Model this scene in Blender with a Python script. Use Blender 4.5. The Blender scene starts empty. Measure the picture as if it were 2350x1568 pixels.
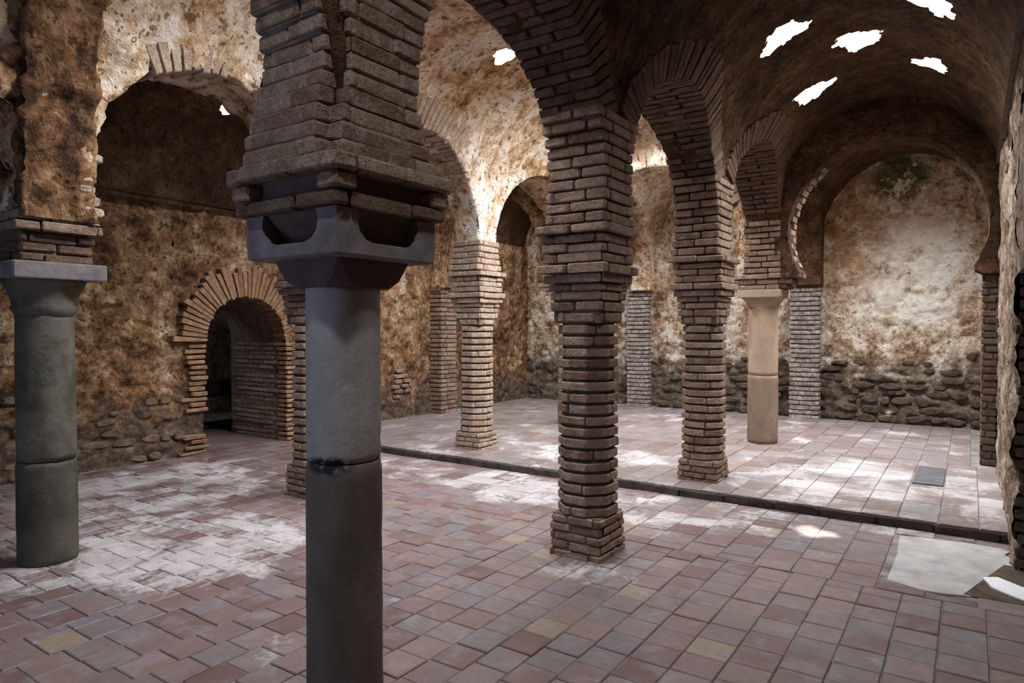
import bpy, math, random
import numpy as np
from mathutils import Vector, Euler

random.seed(11)
rng = np.random.RandomState(5)
SC = bpy.context.scene
COL = SC.collection
R = math.radians

# ------------------------------------------------------------------ camera
FPX, YAW, PITCH, EYE = 1541.7, R(34.319), R(1.1936), 1.6
cam_d = bpy.data.cameras.new('camera')
cam_d.sensor_width = 36.0
cam_d.lens = FPX / 2350.0 * 36.0
cam_d.clip_start = 0.05
cam = bpy.data.objects.new('camera', cam_d)
cam.location = (0, 0, EYE)
cam.rotation_euler = (math.pi / 2 - PITCH, 0, YAW)
COL.objects.link(cam)
SC.camera = cam
SC.view_settings.view_transform = 'Standard'
SC.view_settings.look = 'None'
SC.view_settings.gamma = 1.0
SC.view_settings.use_curve_mapping = False
SC.view_settings.exposure = 0.6
SC.cycles.use_denoising = True
SC.cycles.max_bounces = 4
SC.cycles.diffuse_bounces = 3
SC.cycles.use_adaptive_sampling = True
SC.cycles.adaptive_threshold = 0.04
SC.cycles.glossy_bounces = 3
SC.cycles.transmission_bounces = 2
SC.cycles.caustics_reflective = False
SC.cycles.caustics_refractive = False
SC.cycles.sample_clamp_indirect = 6.0

# ------------------------------------------------------------------ sky and sun
w = bpy.data.worlds.new('sky')
SC.world = w
w.use_nodes = True
nt = w.node_tree
nt.nodes.clear()
o_ = nt.nodes.new('ShaderNodeOutputWorld')
b_ = nt.nodes.new('ShaderNodeBackground')
s_ = nt.nodes.new('ShaderNodeTexSky')
s_.sky_type = 'NISHITA'
s_.sun_disc = False
s_.sun_elevation = R(40)
s_.sun_rotation = R(176)
b_.inputs['Strength'].default_value = 2.5
nt.links.new(s_.outputs[0], b_.inputs['Color'])
nt.links.new(b_.outputs[0], o_.inputs['Surface'])

SUN_DIR = Vector((-0.10, 5.12, -4.3)).normalized()
sd = bpy.data.lights.new('sun', 'SUN')
sd.energy = 24.0
sd.angle = R(0.6)
sd.color = (1.0, 0.95, 0.86)
so = bpy.data.objects.new('sun', sd)
so.rotation_euler = SUN_DIR.to_track_quat('-Z', 'Y').to_euler()
so.location = (0, -6, 12)
COL.objects.link(so)

DAY = (0.93, 0.955, 1.0)       # daylight falling through the roof lights
SKYLIGHT_RADIANCE = 520.0
LAMP_AT = 0.55                # how far up each shaft the daylight is gathered
def day_lamp(name, loc, direction, size, radiance, color=DAY, size_y=None):
    ld = bpy.data.lights.new(name, 'AREA')
    ld.shape = 'RECTANGLE' if size_y else 'DISK'
    ld.size = size
    if size_y: ld.size_y = size_y
    area = size * size_y if size_y else math.pi * size * size / 4
    ld.energy = radiance * area
    ld.color = color
    lo = bpy.data.objects.new(name, ld)
    lo.location = loc
    lo.rotation_euler = Vector(direction).to_track_quat('-Z', 'Y').to_euler()
    COL.objects.link(lo)
    return lo

# ------------------------------------------------------------------ plan of the baths
T = 0.43                                   # thickness of the arcade walls
XR, XL, XWR, XWL = -2.22, -5.17, 0.26, -7.95
YF, YB = -1.2, 12.1                        # front (behind the camera) and back wall
YT = 9.15                                  # transverse arches
ROW_R = [YF, 1.98, 4.23, 6.63, YT, YB]
ROW_L = [YF, 1.99, 4.23, 6.75, YT, YB]
ZV = 3.15                                  # springing of the barrel vaults
ZS, ZC = 2.28, 2.65                        # springing and centre height of the horseshoe arches
STEP_Y, STEP_H = 6.12, 0.085
VAULT = {'right': (XR + T / 2, XWR), 'middle': (XL + T / 2, XR - T / 2), 'left': (XWL, XL - T / 2)}
def vc(a):
    x0, x1 = VAULT[a]
    return (x0 + x1) / 2, (x1 - x0) / 2
ZTOP = 3.88                                # where the arcade bays hand over to the vault

# ------------------------------------------------------------------ noise
def _hash(ix, iy, iz, seed):
    h = (ix.astype(np.int64) * 374761393 + iy.astype(np.int64) * 668265263 + iz.astype(np.int64) * 2147483647 + seed * 974711) & 0xffffffff
    h = ((h ^ (h >> 13)) * 1274126177) & 0xffffffff
    h = ((h ^ (h >> 16)) * 2246822519) & 0xffffffff
    return ((h ^ (h >> 15)) & 0xffffff) / float(0xffffff)
def vnoise(p, seed=0):
    p = np.asarray(p, float)
    i = np.floor(p).astype(np.int64); f = p - i; f = f * f * (3 - 2 * f)
    r = 0
    for dx in (0, 1):
        wx = f[..., 0] if dx else 1 - f[..., 0]
        for dy in (0, 1):
            wy = f[..., 1] if dy else 1 - f[..., 1]
            for dz in (0, 1):
                wz = f[..., 2] if dz else 1 - f[..., 2]
                r = r + wx * wy * wz * _hash(i[..., 0] + dx, i[..., 1] + dy, i[..., 2] + dz, seed)
    return r * 2 - 1
def fbm(p, octv=4, seed=0, gain=0.5):
    p = np.asarray(p, float); a, s, t = 1.0, 0, 0
    for k in range(octv):
        s = s + a * vnoise(p * 2 ** k + 7.3 * k, seed + k); t += a; a *= gain
    return s / t
def worley(p, seed=0):
    p = np.asarray(p, float); i = np.floor(p).astype(np.int64); f = p - i
    best = np.full(p.shape[:-1], 9.0)
    for dx in (-1, 0, 1):
        for dy in (-1, 0, 1):
            for dz in (-1, 0, 1):
                a, b, c = i[..., 0] + dx, i[..., 1] + dy, i[..., 2] + dz
                q = np.stack([dx + _hash(a, b, c, seed), dy + _hash(a, b, c, seed + 1), dz + _hash(a, b, c, seed + 2)], -1) - f
                best = np.minimum(best, np.sqrt((q * q).sum(-1)))
    return best
def sstep(a, b, x):
    t = np.clip((np.asarray(x, float) - a) / (b - a), 0, 1)
    return t * t * (3 - 2 * t)

# reliefs: metres along the normal for world positions
def relief_rubble(p, amp=1.0):
    q = p * np.array([1, 1, 1.7])
    lumps = 0.5 - worley(q * 4.2 + 0.35 * fbm(p * 3, 2, 9)[..., None], 3)
    return amp * (0.055 * fbm(q * 1.9, 3, 1) + 0.060 * lumps + 0.020 * fbm(q * 13, 3, 2) - 0.030 * sstep(.35, .75, vnoise(q * 9, 21)))
def relief_plaster(p, amp=1.0):
    return amp * (0.036 * fbm(p * 2.2, 3, 31) + 0.026 * fbm(p * 8, 3, 32) - 0.030 * sstep(.30, .62, vnoise(p * 11, 33)) - 0.012 * sstep(.25, .55, vnoise(p * 26, 34)))
def relief_vault(p, amp=1.0):
    return amp * (0.030 * fbm(p * 1.6, 3, 41) + 0.008 * fbm(p * 8, 2, 42))

# ------------------------------------------------------------------ materials
class Mat:
    def __init__(s, name):
        s.m = bpy.data.materials.new(name); s.m.use_nodes = True
        s.t = s.m.node_tree; s.t.nodes.clear()
        s.out = s.n('ShaderNodeOutputMaterial'); s.b = s.n('ShaderNodeBsdfPrincipled')
        s.l(s.b.outputs[0], s.out.inputs[0])
        s.b.inputs['Specular IOR Level'].default_value = 0.25
        s.geo = s.n('ShaderNodeNewGeometry'); s.oi = s.n('ShaderNodeObjectInfo')
        s.pos = s.geo.outputs['Position']
    def n(s, t, **k):
        x = s.t.nodes.new(t)
        for a, v in k.items(): setattr(x, a, v)
        return x
    def l(s, a, b): s.t.links.new(a, b)
    def put(s, sock, v):
        if hasattr(v, 'is_output') or isinstance(v, bpy.types.NodeSocket): s.l(v, sock)
        else: sock.default_value = v
    def vec(s, scale=(1, 1, 1), off=(0, 0, 0), src=None):
        x = s.n('ShaderNodeMapping'); s.l(src or s.pos, x.inputs[0])
        x.inputs['Scale'].default_value = scale; s.put(x.inputs['Location'], off); return x.outputs[0]
    def noise(s, scale, detail=5, rough=0.55, dist=0.0, src=None):
        x = s.n('ShaderNodeTexNoise'); s.l(src or s.pos, x.inputs['Vector'])
        x.inputs['Scale'].default_value = scale; x.inputs['Detail'].default_value = detail
        x.inputs['Roughness'].default_value = rough; x.inputs['Distortion'].default_value = dist
        return x.outputs['Fac']
    def math(s, op, a, b=0.0, c=None, clamp=False):
        x = s.n('ShaderNodeMath', operation=op, use_clamp=clamp); s.put(x.inputs[0], a); s.put(x.inputs[1], b)
        if c is not None: s.put(x.inputs[2], c)
        return x.outputs[0]
    def ss(s, v, a, b, lo=0.0, hi=1.0):
        x = s.n('ShaderNodeMapRange', interpolation_type='SMOOTHSTEP'); s.put(x.inputs[0], v)
        for k, q in zip((1, 2, 3, 4), (a, b, lo, hi)): x.inputs[k].default_value = q
        return x.outputs[0]
    def ramp(s, v, stops):
        x = s.n('ShaderNodeValToRGB'); s.put(x.inputs[0], v); e = x.color_ramp.elements
        while len(e) < len(stops): e.new(0.5)
        for k, (p, c) in enumerate(stops): e[k].position = p; e[k].color = (*c, 1)
        return x.outputs[0]
    def mix(s, f, a, b, mode='MIX'):
        x = s.n('ShaderNodeMix', data_type='RGBA', blend_type=mode); s.put(x.inputs[0], f)
        for k, v in ((6, a), (7, b)):
            s.put(x.inputs[k], (*v, 1) if isinstance(v, tuple) and len(v) == 3 else v)
        return x.outputs[2]
    def xyz(s, src=None):
        x = s.n('ShaderNodeSeparateXYZ'); s.l(src or s.pos, x.inputs[0]); return x.outputs
    def blob(s, c, r, soft=0.5):     # 1 inside a soft ellipsoid at c
        x = s.n('ShaderNodeMapping', vector_type='POINT'); s.l(s.pos, x.inputs[0])
        x.inputs['Scale'].default_value = [1 / q for q in r]
        x.inputs['Location'].default_value = [-a / q for a, q in zip(c, r)]
        y = s.n('ShaderNodeVectorMath', operation='LENGTH'); s.l(x.outputs[0], y.inputs[0])
        return s.ss(y.outputs['Value'], 1.0, 1.0 - soft)
    def rnd(s):                      # one value per object and per island
        return s.math('FRACT', s.math('ADD', s.oi.outputs['Random'], s.geo.outputs['Random Per Island']))
    def bump(s, h, strength=0.5, dist=0.02, prev=None):
        x = s.n('ShaderNodeBump'); s.put(x.inputs['Height'], h)
        x.inputs['Strength'].default_value = strength; x.inputs['Distance'].default_value = dist
        if prev: s.l(prev, x.inputs['Normal'])
        return x.outputs[0]
    def done(s, color, rough=0.9, normal=None):
        s.put(s.b.inputs['Base Color'], (*color, 1) if isinstance(color, tuple) else color)
        s.put(s.b.inputs['Roughness'], rough)
        if normal: s.l(normal, s.b.inputs['Normal'])
        return s.m

def wall_material(name, dark, ochre, cream, pale, lo=0.36, hi=0.66, streak=0.35, rubble_z=None, rubble=(.10, .075, .055), moss=None, extra=None):
    m = Mat(name)
    big = m.noise(0.9, 3, .6, .40); mid = m.noise(4.2, 4, .65); fine = m.noise(17, 2, .6)
    st = m.noise(1.6, 3, .6, 0, src=m.vec((2.2, 2.2, .38)))
    v = m.math('MULTIPLY_ADD', mid, .62, m.math('MULTIPLY', big, .38))
    v = m.math('MULTIPLY_ADD', fine, .34, m.math('SUBTRACT', v, .17))
    v = m.math('MULTIPLY_ADD', m.math('SUBTRACT', st, .5), streak, v)
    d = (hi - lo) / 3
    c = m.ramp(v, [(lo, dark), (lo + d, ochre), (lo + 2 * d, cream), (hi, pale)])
    pits = m.ss(m.noise(26, 1, .6), .36, .30)
    pits = m.math('MAXIMUM', pits, m.ss(m.noise(10.5, 2, .65), .385, .345))
    c = m.mix(m.math('MULTIPLY', pits, .75), c, tuple(q * .6 for q in dark))
    if rubble_z is not None:
        z = m.xyz()[2]
        k = m.math('MULTIPLY_ADD', m.math('SUBTRACT', mid, .5), 1.6, z)
        k = m.ss(k, rubble_z + .35, rubble_z - .35)
        c = m.mix(m.math('MULTIPLY', k, .85), c, m.ramp(fine, [(.3, tuple(q * .6 for q in rubble)), (.7, tuple(q * 2.0 for q in rubble))]))
    if moss:
        k = m.math('MULTIPLY', m.blob(*moss), m.ss(m.noise(5, 4, .7), .40, .50))
        c = m.mix(m.math('MULTIPLY', k, .92), c, (.060, .064, .012))
    if extra: c = extra(m, c)
    n = m.bump(m.noise(15, 4, .78), .85, .040)
    return m.done(c, .93, n)

M = {}

def back_extra(m, c):
    n = m.noise(3.4, 4, .7)
    k = m.math('MULTIPLY', m.blob((-.75, 12.1, 2.45), (1.0, 1.2, 1.15), .55), m.ss(n, .30, .56))
    c = m.mix(m.math('MULTIPLY', k, .75), c, (.74, .70, .62))
    k = m.math('MULTIPLY', m.blob((-1.75, 12.1, 3.2), (.75, 1.2, 1.6), .7), m.ss(n, .66, .42))
    return m.mix(m.math('MULTIPLY', k, .7), c, (.30, .145, .055))
M['wall_left'] = wall_material('ochre rubble wall', (.045, .022, .011), (.18, .088, .038), (.33, .205, .11), (.55, .44, .32), .36, .70, .3, .55, (.085, .062, .045))
M['spandrel'] = wall_material('pale lime spandrel', (.13, .060, .024), (.36, .205, .092), (.58, .435, .29), (.76, .67, .57), .29, .60, .4)
M['arcade_right'] = wall_material('brown arcade render', (.04, .024, .016), (.10, .060, .036), (.17, .11, .07), (.28, .205, .15), .34, .70, .3)
M['wall_back'] = wall_material('cream back wall', (.12, .065, .033), (.34, .21, .115), (.54, .44, .33), (.72, .66, .57), .32, .62, .3, 1.05, (.055, .040, .027), moss=((-.95, 12.1, 3.95), (.62, 1.0, .60), .6), extra=back_extra)
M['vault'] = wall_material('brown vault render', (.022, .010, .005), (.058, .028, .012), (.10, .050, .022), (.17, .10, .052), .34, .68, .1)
M['wall_right'] = wall_material('buff right wall', (.09, .05, .03), (.22, .145, .09), (.36, .27, .20), (.52, .45, .38), .34, .66, .35)
M['shaft'] = wall_material('white lime shaft', (.07, .05, .035), (.22, .17, .12), (.34, .29, .23), (.44, .40, .35), .34, .64, .1)

def brick_material(name, stops, dust=(.44, .36, .28), dust_amt=.45):
    m = Mat(name)
    c = m.ramp(m.rnd(), stops)
    n1 = m.noise(11, 3, .65, src=m.vec(off=m.oi.outputs['Location'])); n2 = m.noise(60, 2, .6)
    c = m.mix(m.math('MULTIPLY', m.ss(n1, .42, .66), dust_amt), c, dust)
    c = m.mix(m.math('MULTIPLY', m.ss(n2, .55, .35), .35), c, (.05, .032, .022))
    n = m.bump(m.noise(20, 4, .75), .8, .022)
    return m.done(c, .9, n)
M['brick'] = brick_material('tan brick', [(0, (.165, .092, .060)), (.35, (.25, .158, .108)), (.7, (.31, .21, .15)), (1, (.205, .125, .092))], (.43, .35, .27))
M['brick_pale'] = brick_material('pale sandy brick', [(0, (.33, .22, .145)), (.5, (.42, .30, .205)), (1, (.36, .25, .18))], (.60, .52, .43), .55)
M['brick_dark'] = brick_material('dark brick', [(0, (.075, .043, .028)), (.5, (.115, .066, .045)), (1, (.155, .086, .056))], (.24, .19, .155), .35)
M['brick_door'] = brick_material('orange brick', [(0, (.24, .12, .06)), (.5, (.34, .18, .09)), (1, (.29, .16, .09))], (.48, .36, .24), .5)
def simple(name, a, b, scale=9, rough=.9, bump=.5):
    m = Mat(name); v = m.noise(scale, 6, .65)
    return m.done(m.ramp(v, [(.32, a), (.68, b)]), rough, m.bump(m.noise(scale * 4, 4, .65), bump, .01))
M['mortar'] = simple('brown lime mortar', (.085, .062, .045), (.20, .155, .115))
M['mortar_pale'] = simple('pale lime mortar', (.20, .15, .11), (.42, .35, .28))
M['joint'] = simple('floor joint mortar', (.10, .08, .072), (.30, .27, .245), 5)
M['stone'] = simple('dark wall stone', (.030, .021, .014), (.14, .10, .07), 11)
M['slab_stone'] = simple('grey mauve capital stone', (.12, .10, .10), (.24, .205, .20), 7, .75)
M['slab_pale'] = simple('buff capital stone', (.34, .25, .18), (.46, .36, .27), 7, .8)
M['slab_dark'] = simple('dark neck stone and recess shade', (.07, .045, .042), (.13, .085, .075), 7, .8)
M['kerb'] = simple('dark kerb stone', (.035, .028, .026), (.11, .085, .075), 8, .8)
M['dark_wood'] = simple('dark stained wood', (.012, .009, .007), (.03, .022, .016), 6, .6)
M['lime_floor'] = simple('white lime patch', (.30, .28, .265), (.50, .475, .45), 5, .75)
M['sun_white'] = simple('painted sunlight white', (.78, .77, .76), (.85, .85, .85), 5, .8)
M['drain'] = simple('dark slate tile', (.06, .058, .06), (.13, .12, .12), 8, .7)

def column_material(name, top, low, zj, stain=None, green=0.0, low2=None):
    m = Mat(name)
    z = m.xyz()[2]
    v = m.noise(3.0, 6, .65, src=m.vec((1.5, 1.5, .6))); f = m.noise(45, 4, .7)
    a = m.ramp(v, [(.3, tuple(q * .72 for q in top)), (.7, tuple(q * 1.2 for q in top))])
    b = m.ramp(v, [(.3, tuple(q * .6 for q in low)), (.7, tuple(q * 1.25 for q in low))])
    c = m.mix(m.ss(z, zj - .01, zj + .01), b, a)
    if green:
        k = m.math('MULTIPLY', m.ss(m.noise(2.2, 6, .7), .44, .62), green)
        c = m.mix(k, c, (.034, .037, .018))
    if stain:
        ctr, rad = stain
        k = m.math('MULTIPLY', m.blob(ctr, rad, .5), m.ss(m.noise(24, 4, .6), .40, .50))
        c = m.mix(k, c, (.012, .016, .026))
    sp = m.ss(m.noise(30, 1, .4), .80, .82)
    c = m.mix(m.math('MULTIPLY', sp, .4), c, (.6, .58, .6))
    n = m.bump(f, .7, .006, m.bump(m.noise(16, 4, .6), .5, .012))
    return m.done(c, .72, n)

def tile_material(name, stops, white_bias, zones, rough=(.42, .75)):
    m = Mat(name)
    r = m.rnd()
    c = m.ramp(r, stops)
    v = m.noise(3.2, 3, .65); f = m.noise(22, 2, .65)
    c = m.mix(m.ss(m.noise(6, 2, .6, .8), .5, .68, 0, .45), c, (.22, .19, .205))
    c = m.mix(m.ss(f, .5, .3, 0, .4), c, (.12, .07, .055))
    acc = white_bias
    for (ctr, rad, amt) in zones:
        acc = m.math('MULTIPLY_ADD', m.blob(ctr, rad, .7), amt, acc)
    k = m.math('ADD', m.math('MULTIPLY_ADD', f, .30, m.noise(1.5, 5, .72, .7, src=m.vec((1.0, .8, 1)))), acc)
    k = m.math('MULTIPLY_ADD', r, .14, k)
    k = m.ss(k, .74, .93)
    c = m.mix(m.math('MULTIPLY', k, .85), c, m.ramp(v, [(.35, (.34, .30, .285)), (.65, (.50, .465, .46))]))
    x = m.math('MULTIPLY_ADD', k, .2, m.ss(v, .3, .7, rough[0], rough[1]))
    n = m.bump(m.noise(9, 3, .7), .4, .012)
    m.b.inputs['Specular IOR Level'].default_value = .45
    return m.done(c, x, n)
TERRA = [(0, (.118, .066, .057)), (.25, (.168, .106, .094)), (.5, (.150, .120, .120)), (.75, (.195, .126, .108)), (.93, (.138, .120, .128)), (.97, (.20, .15, .11)), (1, (.235, .17, .12))]
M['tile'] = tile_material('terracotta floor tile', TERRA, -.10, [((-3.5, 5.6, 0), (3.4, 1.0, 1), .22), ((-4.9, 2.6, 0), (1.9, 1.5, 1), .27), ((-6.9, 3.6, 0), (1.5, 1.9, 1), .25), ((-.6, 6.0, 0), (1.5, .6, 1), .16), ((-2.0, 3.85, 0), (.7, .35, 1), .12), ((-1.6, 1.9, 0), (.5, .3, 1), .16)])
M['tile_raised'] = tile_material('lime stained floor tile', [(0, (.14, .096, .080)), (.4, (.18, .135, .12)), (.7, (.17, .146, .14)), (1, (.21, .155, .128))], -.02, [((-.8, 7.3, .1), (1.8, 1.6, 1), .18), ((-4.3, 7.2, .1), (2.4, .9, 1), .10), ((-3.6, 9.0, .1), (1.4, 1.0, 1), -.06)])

# ------------------------------------------------------------------ mesh helpers
def mesh_obj(name, verts, faces, mat, parent=None, smooth=True, loc=None, mats=None, midx=None):
    me = bpy.data.meshes.new(name)
    me.from_pydata(verts.tolist() if hasattr(verts, 'tolist') else verts, [], faces.tolist() if hasattr(faces, 'tolist') else faces)
    for mm in (mats or [mat]): me.materials.append(mm)
    if smooth: me.polygons.foreach_set('use_smooth', [True] * len(me.polygons))
    if midx is not None: me.polygons.foreach_set('material_index', midx)
    me.update()
    o = bpy.data.objects.new(name, me)
    COL.objects.link(o)
    if parent is not None: o.parent = parent
    if loc is not None: o.location = loc
    return o
def link_copy(name, me, parent, loc, rot=(0, 0, 0), scale=(1, 1, 1)):
    o = bpy.data.objects.new(name, me); COL.objects.link(o)
    o.parent = parent; o.location = loc; o.rotation_euler = rot; o.scale = scale
    return o
def tag(o, label, cat=None, group=None, kind=None):
    o['label'] = label
    if cat: o['category'] = cat
    if group: o['group'] = group
    if kind: o['kind'] = kind
    return o
def struct(o, label, cat=None):
    return tag(o, label, cat, None, 'structure')
def empty(name, loc=(0, 0, 0), parent=None):
    o = bpy.data.objects.new(name, None); COL.objects.link(o); o.location = loc
    o.empty_display_size = .1
    if parent is not None: o.parent = parent
    return o
def grid_faces(n, m, flip=False, off=0):
    a = np.arange(n * m).reshape(n, m) + off
    f = np.stack([a[:-1, :-1], a[1:, :-1], a[1:, 1:], a[:-1, 1:]], -1).reshape(-1, 4)
    return f[:, ::-1] if flip else f
def grid_normals(g):
    du = np.gradient(g, axis=0); dv = np.gradient(g, axis=1)
    n = np.cross(du, dv); return n / (np.linalg.norm(n, axis=-1, keepdims=True) + 1e-12)
class Build:
    def __init__(s): s.v = []; s.f = []; s.n = 0
    def grid(s, g, flip=False):
        n, m = g.shape[:2]
        s.f.append(grid_faces(n, m, flip, s.n)); s.v.append(g.reshape(-1, 3)); s.n += n * m
    def obj(s, name, mat, parent=None, smooth=True):
        return mesh_obj(name, np.concatenate(s.v), np.concatenate(s.f), mat, parent, smooth)
def quad(name, pts, mat, parent=None):
    return mesh_obj(name, [tuple(p) for p in pts], [(0, 1, 2, 3)], mat, parent, False)
def box_vf(c, s):
    v = [(c[0] + s[0] * (i & 1 and .5 or -.5), c[1] + s[1] * (i & 2 and .5 or -.5), c[2] + s[2] * (i & 4 and .5 or -.5)) for i in range(8)]
    return v, [(0, 2, 3, 1), (4, 5, 7, 6), (0, 1, 5, 4), (2, 6, 7, 3), (0, 4, 6, 2), (1, 3, 7, 5)]

def prism(poly, z0, z1, bev=.008, jit=.0, crn=.35):
    """A worn masonry piece: polygon (CCW) extruded in z, corners and edges softened."""
    p = np.array(poly, float); n = len(p)
    q = []
    for i in range(n):                                   # cut each corner a little
        a, b, c = p[i - 1], p[i], p[(i + 1) % n]
        la, lc = np.linalg.norm(a - b), np.linalg.norm(c - b)
        d = min(bev * 1.3, .3 * la, .3 * lc)
        q.append(b + (a - b) / la * d); q.append(b + (c - b) / lc * d)
    q = np.array(q); m = len(q)
    ctr = q.mean(0); rad = np.linalg.norm(q - ctr, axis=1, keepdims=True)
    ins = q - (q - ctr) / rad * bev
    rings = [(ins, z0), (q, z0 + bev), (q, z1 - bev), (ins, z1)]
    v = np.concatenate([np.c_[r + (rng.uniform(-jit, jit, r.shape) if jit else 0), np.full(m, z) + (rng.uniform(-jit, jit, m) * .6 if jit else 0)] for r, z in rings])
    f = []
    for k in range(3):
        for i in range(m):
            j = (i + 1) % m
            f.append((k * m + i, k * m + j, (k + 1) * m + j, (k + 1) * m + i))
    f.append(tuple(range(m - 1, -1, -1))); f.append(tuple(range(3 * m, 4 * m)))
    return v, f
def brick_from_poly(parent, poly, z0, z1, mat, bev=.008, jit=.0025, name='brick'):
    c = np.array(poly, float).mean(0); zc = (z0 + z1) / 2
    v, f = prism(np.array(poly) - c, z0 - zc, z1 - zc, bev, jit)
    return mesh_obj(name, v, f, mat, parent, False, (c[0], c[1], zc))

def ring_course(parent, outline, z0, z1, nb, off, mat, depth=.12, gap=.010, jit=.0035, bev=.008, name='brick', skip=None):
    """One course of bricks laid round a closed outline (CCW, local)."""
    P = np.array(outline, float); n = len(P)
    seg = np.linalg.norm(np.roll(P, -1, 0) - P, axis=1); cum = np.r_[0, np.cumsum(seg)]; L = cum[-1]
    ctr = P.mean(0)
    def at(s):
        s = s % L; k = min(np.searchsorted(cum, s, side='right') - 1, n - 1)
        t = (s - cum[k]) / seg[k]; return P[k] + (P[(k + 1) % n] - P[k]) * t
    step = L / nb
    cuts = [(i + off) * step + random.uniform(-.12, .12) * step for i in range(nb)]
    out = []
    for i in range(nb):
        s0 = cuts[i] + gap / 2; s1 = (cuts[i + 1] if i + 1 < nb else cuts[0] + L) - gap / 2
        pts = [at(s0)] + [P[k % n] for k in range(0, 3 * n) if s0 + .012 < cum[k % n] + L * (k // n) < s1 - .012] + [at(s1)]
        pts = np.array(pts); push = random.uniform(-jit, jit)
        dirs = pts - ctr; ln = np.linalg.norm(dirs, axis=1, keepdims=True)
        po = pts + dirs / ln * push
        pi = pts - dirs / ln * np.minimum(depth, ln * .6)
        a, b = pi[0], pi[-1]
        poly = list(po) + [b, a]
        if skip and skip(pts.mean(0)): continue
        dz = random.uniform(-.003, .003); hz = random.uniform(-.004, .003)
        out.append(brick_from_poly(parent, poly, z0 + dz, z1 + dz + hz, mat, bev, .0022, name))
    return out
def rect(x0, x1, y0, y1): return [(x0, y0), (x1, y0), (x1, y1), (x0, y1)]
def sq(s): return rect(-s / 2, s / 2, -s / 2, s / 2)
def octagon(d):
    r = d / 2 / math.cos(math.pi / 8)
    return [(r * math.cos(math.pi / 8 + k * math.pi / 4), r * math.sin(math.pi / 8 + k * math.pi / 4)) for k in range(8)]
def chamfered(s, c):
    h = s / 2
    return [(-h + c, -h), (h - c, -h), (h, -h + c), (h, h - c), (h - c, h), (-h + c, h), (-h, h - c), (-h, -h + c)]
def loft(sections, jit=0.0):
    """sections: list of (outline, z) with the same count -> closed solid."""
    m = len(sections[0][0])
    v = np.concatenate([np.c_[np.array(o), np.full(m, z)] for o, z in sections])
    if jit: v = v + rng.uniform(-jit, jit, v.shape)
    f = []
    for k in range(len(sections) - 1):
        for i in range(m):
            j = (i + 1) % m
            f.append((k * m + i, k * m + j, (k + 1) * m + j, (k + 1) * m + i))
    f.append(tuple(range(m - 1, -1, -1))); b = (len(sections) - 1) * m
    f.append(tuple(range(b, b + m)))
    return v, f
def lathe(prof, seg=56, amp=0.0, seed=0, lean=0.0):
    prof = np.array(prof, float); a = np.linspace(0, 2 * np.pi, seg, endpoint=False)
    g = np.stack([np.outer(prof[:, 0], np.cos(a)), np.outer(prof[:, 0], np.sin(a)), np.repeat(prof[:, 1:2], seg, 1)], -1)
    if amp:
        d = amp * fbm(g * 6 + seed, 3, seed) - amp * 1.2 * sstep(.45, .75, vnoise(g * 16 + seed, seed + 3))
        rr = np.linalg.norm(g[..., :2], axis=-1, keepdims=True) + 1e-9
        g[..., :2] += g[..., :2] / rr * d[..., None]
    n = len(prof); v = g.reshape(-1, 3); f = []
    for k in range(n - 1):
        for i in range(seg):
            j = (i + 1) % seg
            f.append((k * seg + i, k * seg + j, (k + 1) * seg + j, (k + 1) * seg + i))
    f.append(tuple(range(seg - 1, -1, -1))); f.append(tuple(range((n - 1) * seg, n * seg)))
    return v, f

# ------------------------------------------------------------------ arches
def arch(y0, y1, inset=.19, zc=ZC):
    return (y0 + y1) / 2, (y1 - y0) / 2 - inset, zc            # centre, radius, centre height
ARCH_R = [arch(a, b, .20, 2.61) for a, b in zip(ROW_R[:-1], ROW_R[1:])]
ARCH_L = [arch(a, b) for a, b in zip(ROW_L[:-1], ROW_L[1:])]
ARCH_R[4] = (ARCH_R[4][0], 1.22, 2.58); ARCH_L[4] = (ARCH_L[4][0], 1.22, 2.58)
ARCH_R[0] = (ARCH_R[0][0], ARCH_R[0][1], 2.42); ARCH_L[0] = (ARCH_L[0][0], ARCH_L[0][1], 2.42)
def half_chord(A, z):
    return math.sqrt(max(A[1] ** 2 - (z - A[2]) ** 2, 1e-6))
def facex(row, side, z):
    """x of an arcade face; above the springing it bends into the vault."""
    z = np.asarray(z, float)
    a = {('R', 1): 'right', ('R', -1): 'middle', ('L', 1): 'middle', ('L', -1): 'left'}[(row, side)]
    c, r = vc(a); x = (XR if row == 'R' else XL) + side * T / 2
    dz = np.clip(z - ZV, 0, r * .98)
    return np.where(z > ZV, c - side * np.sqrt(r * r - dz * dz), x)

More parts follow.
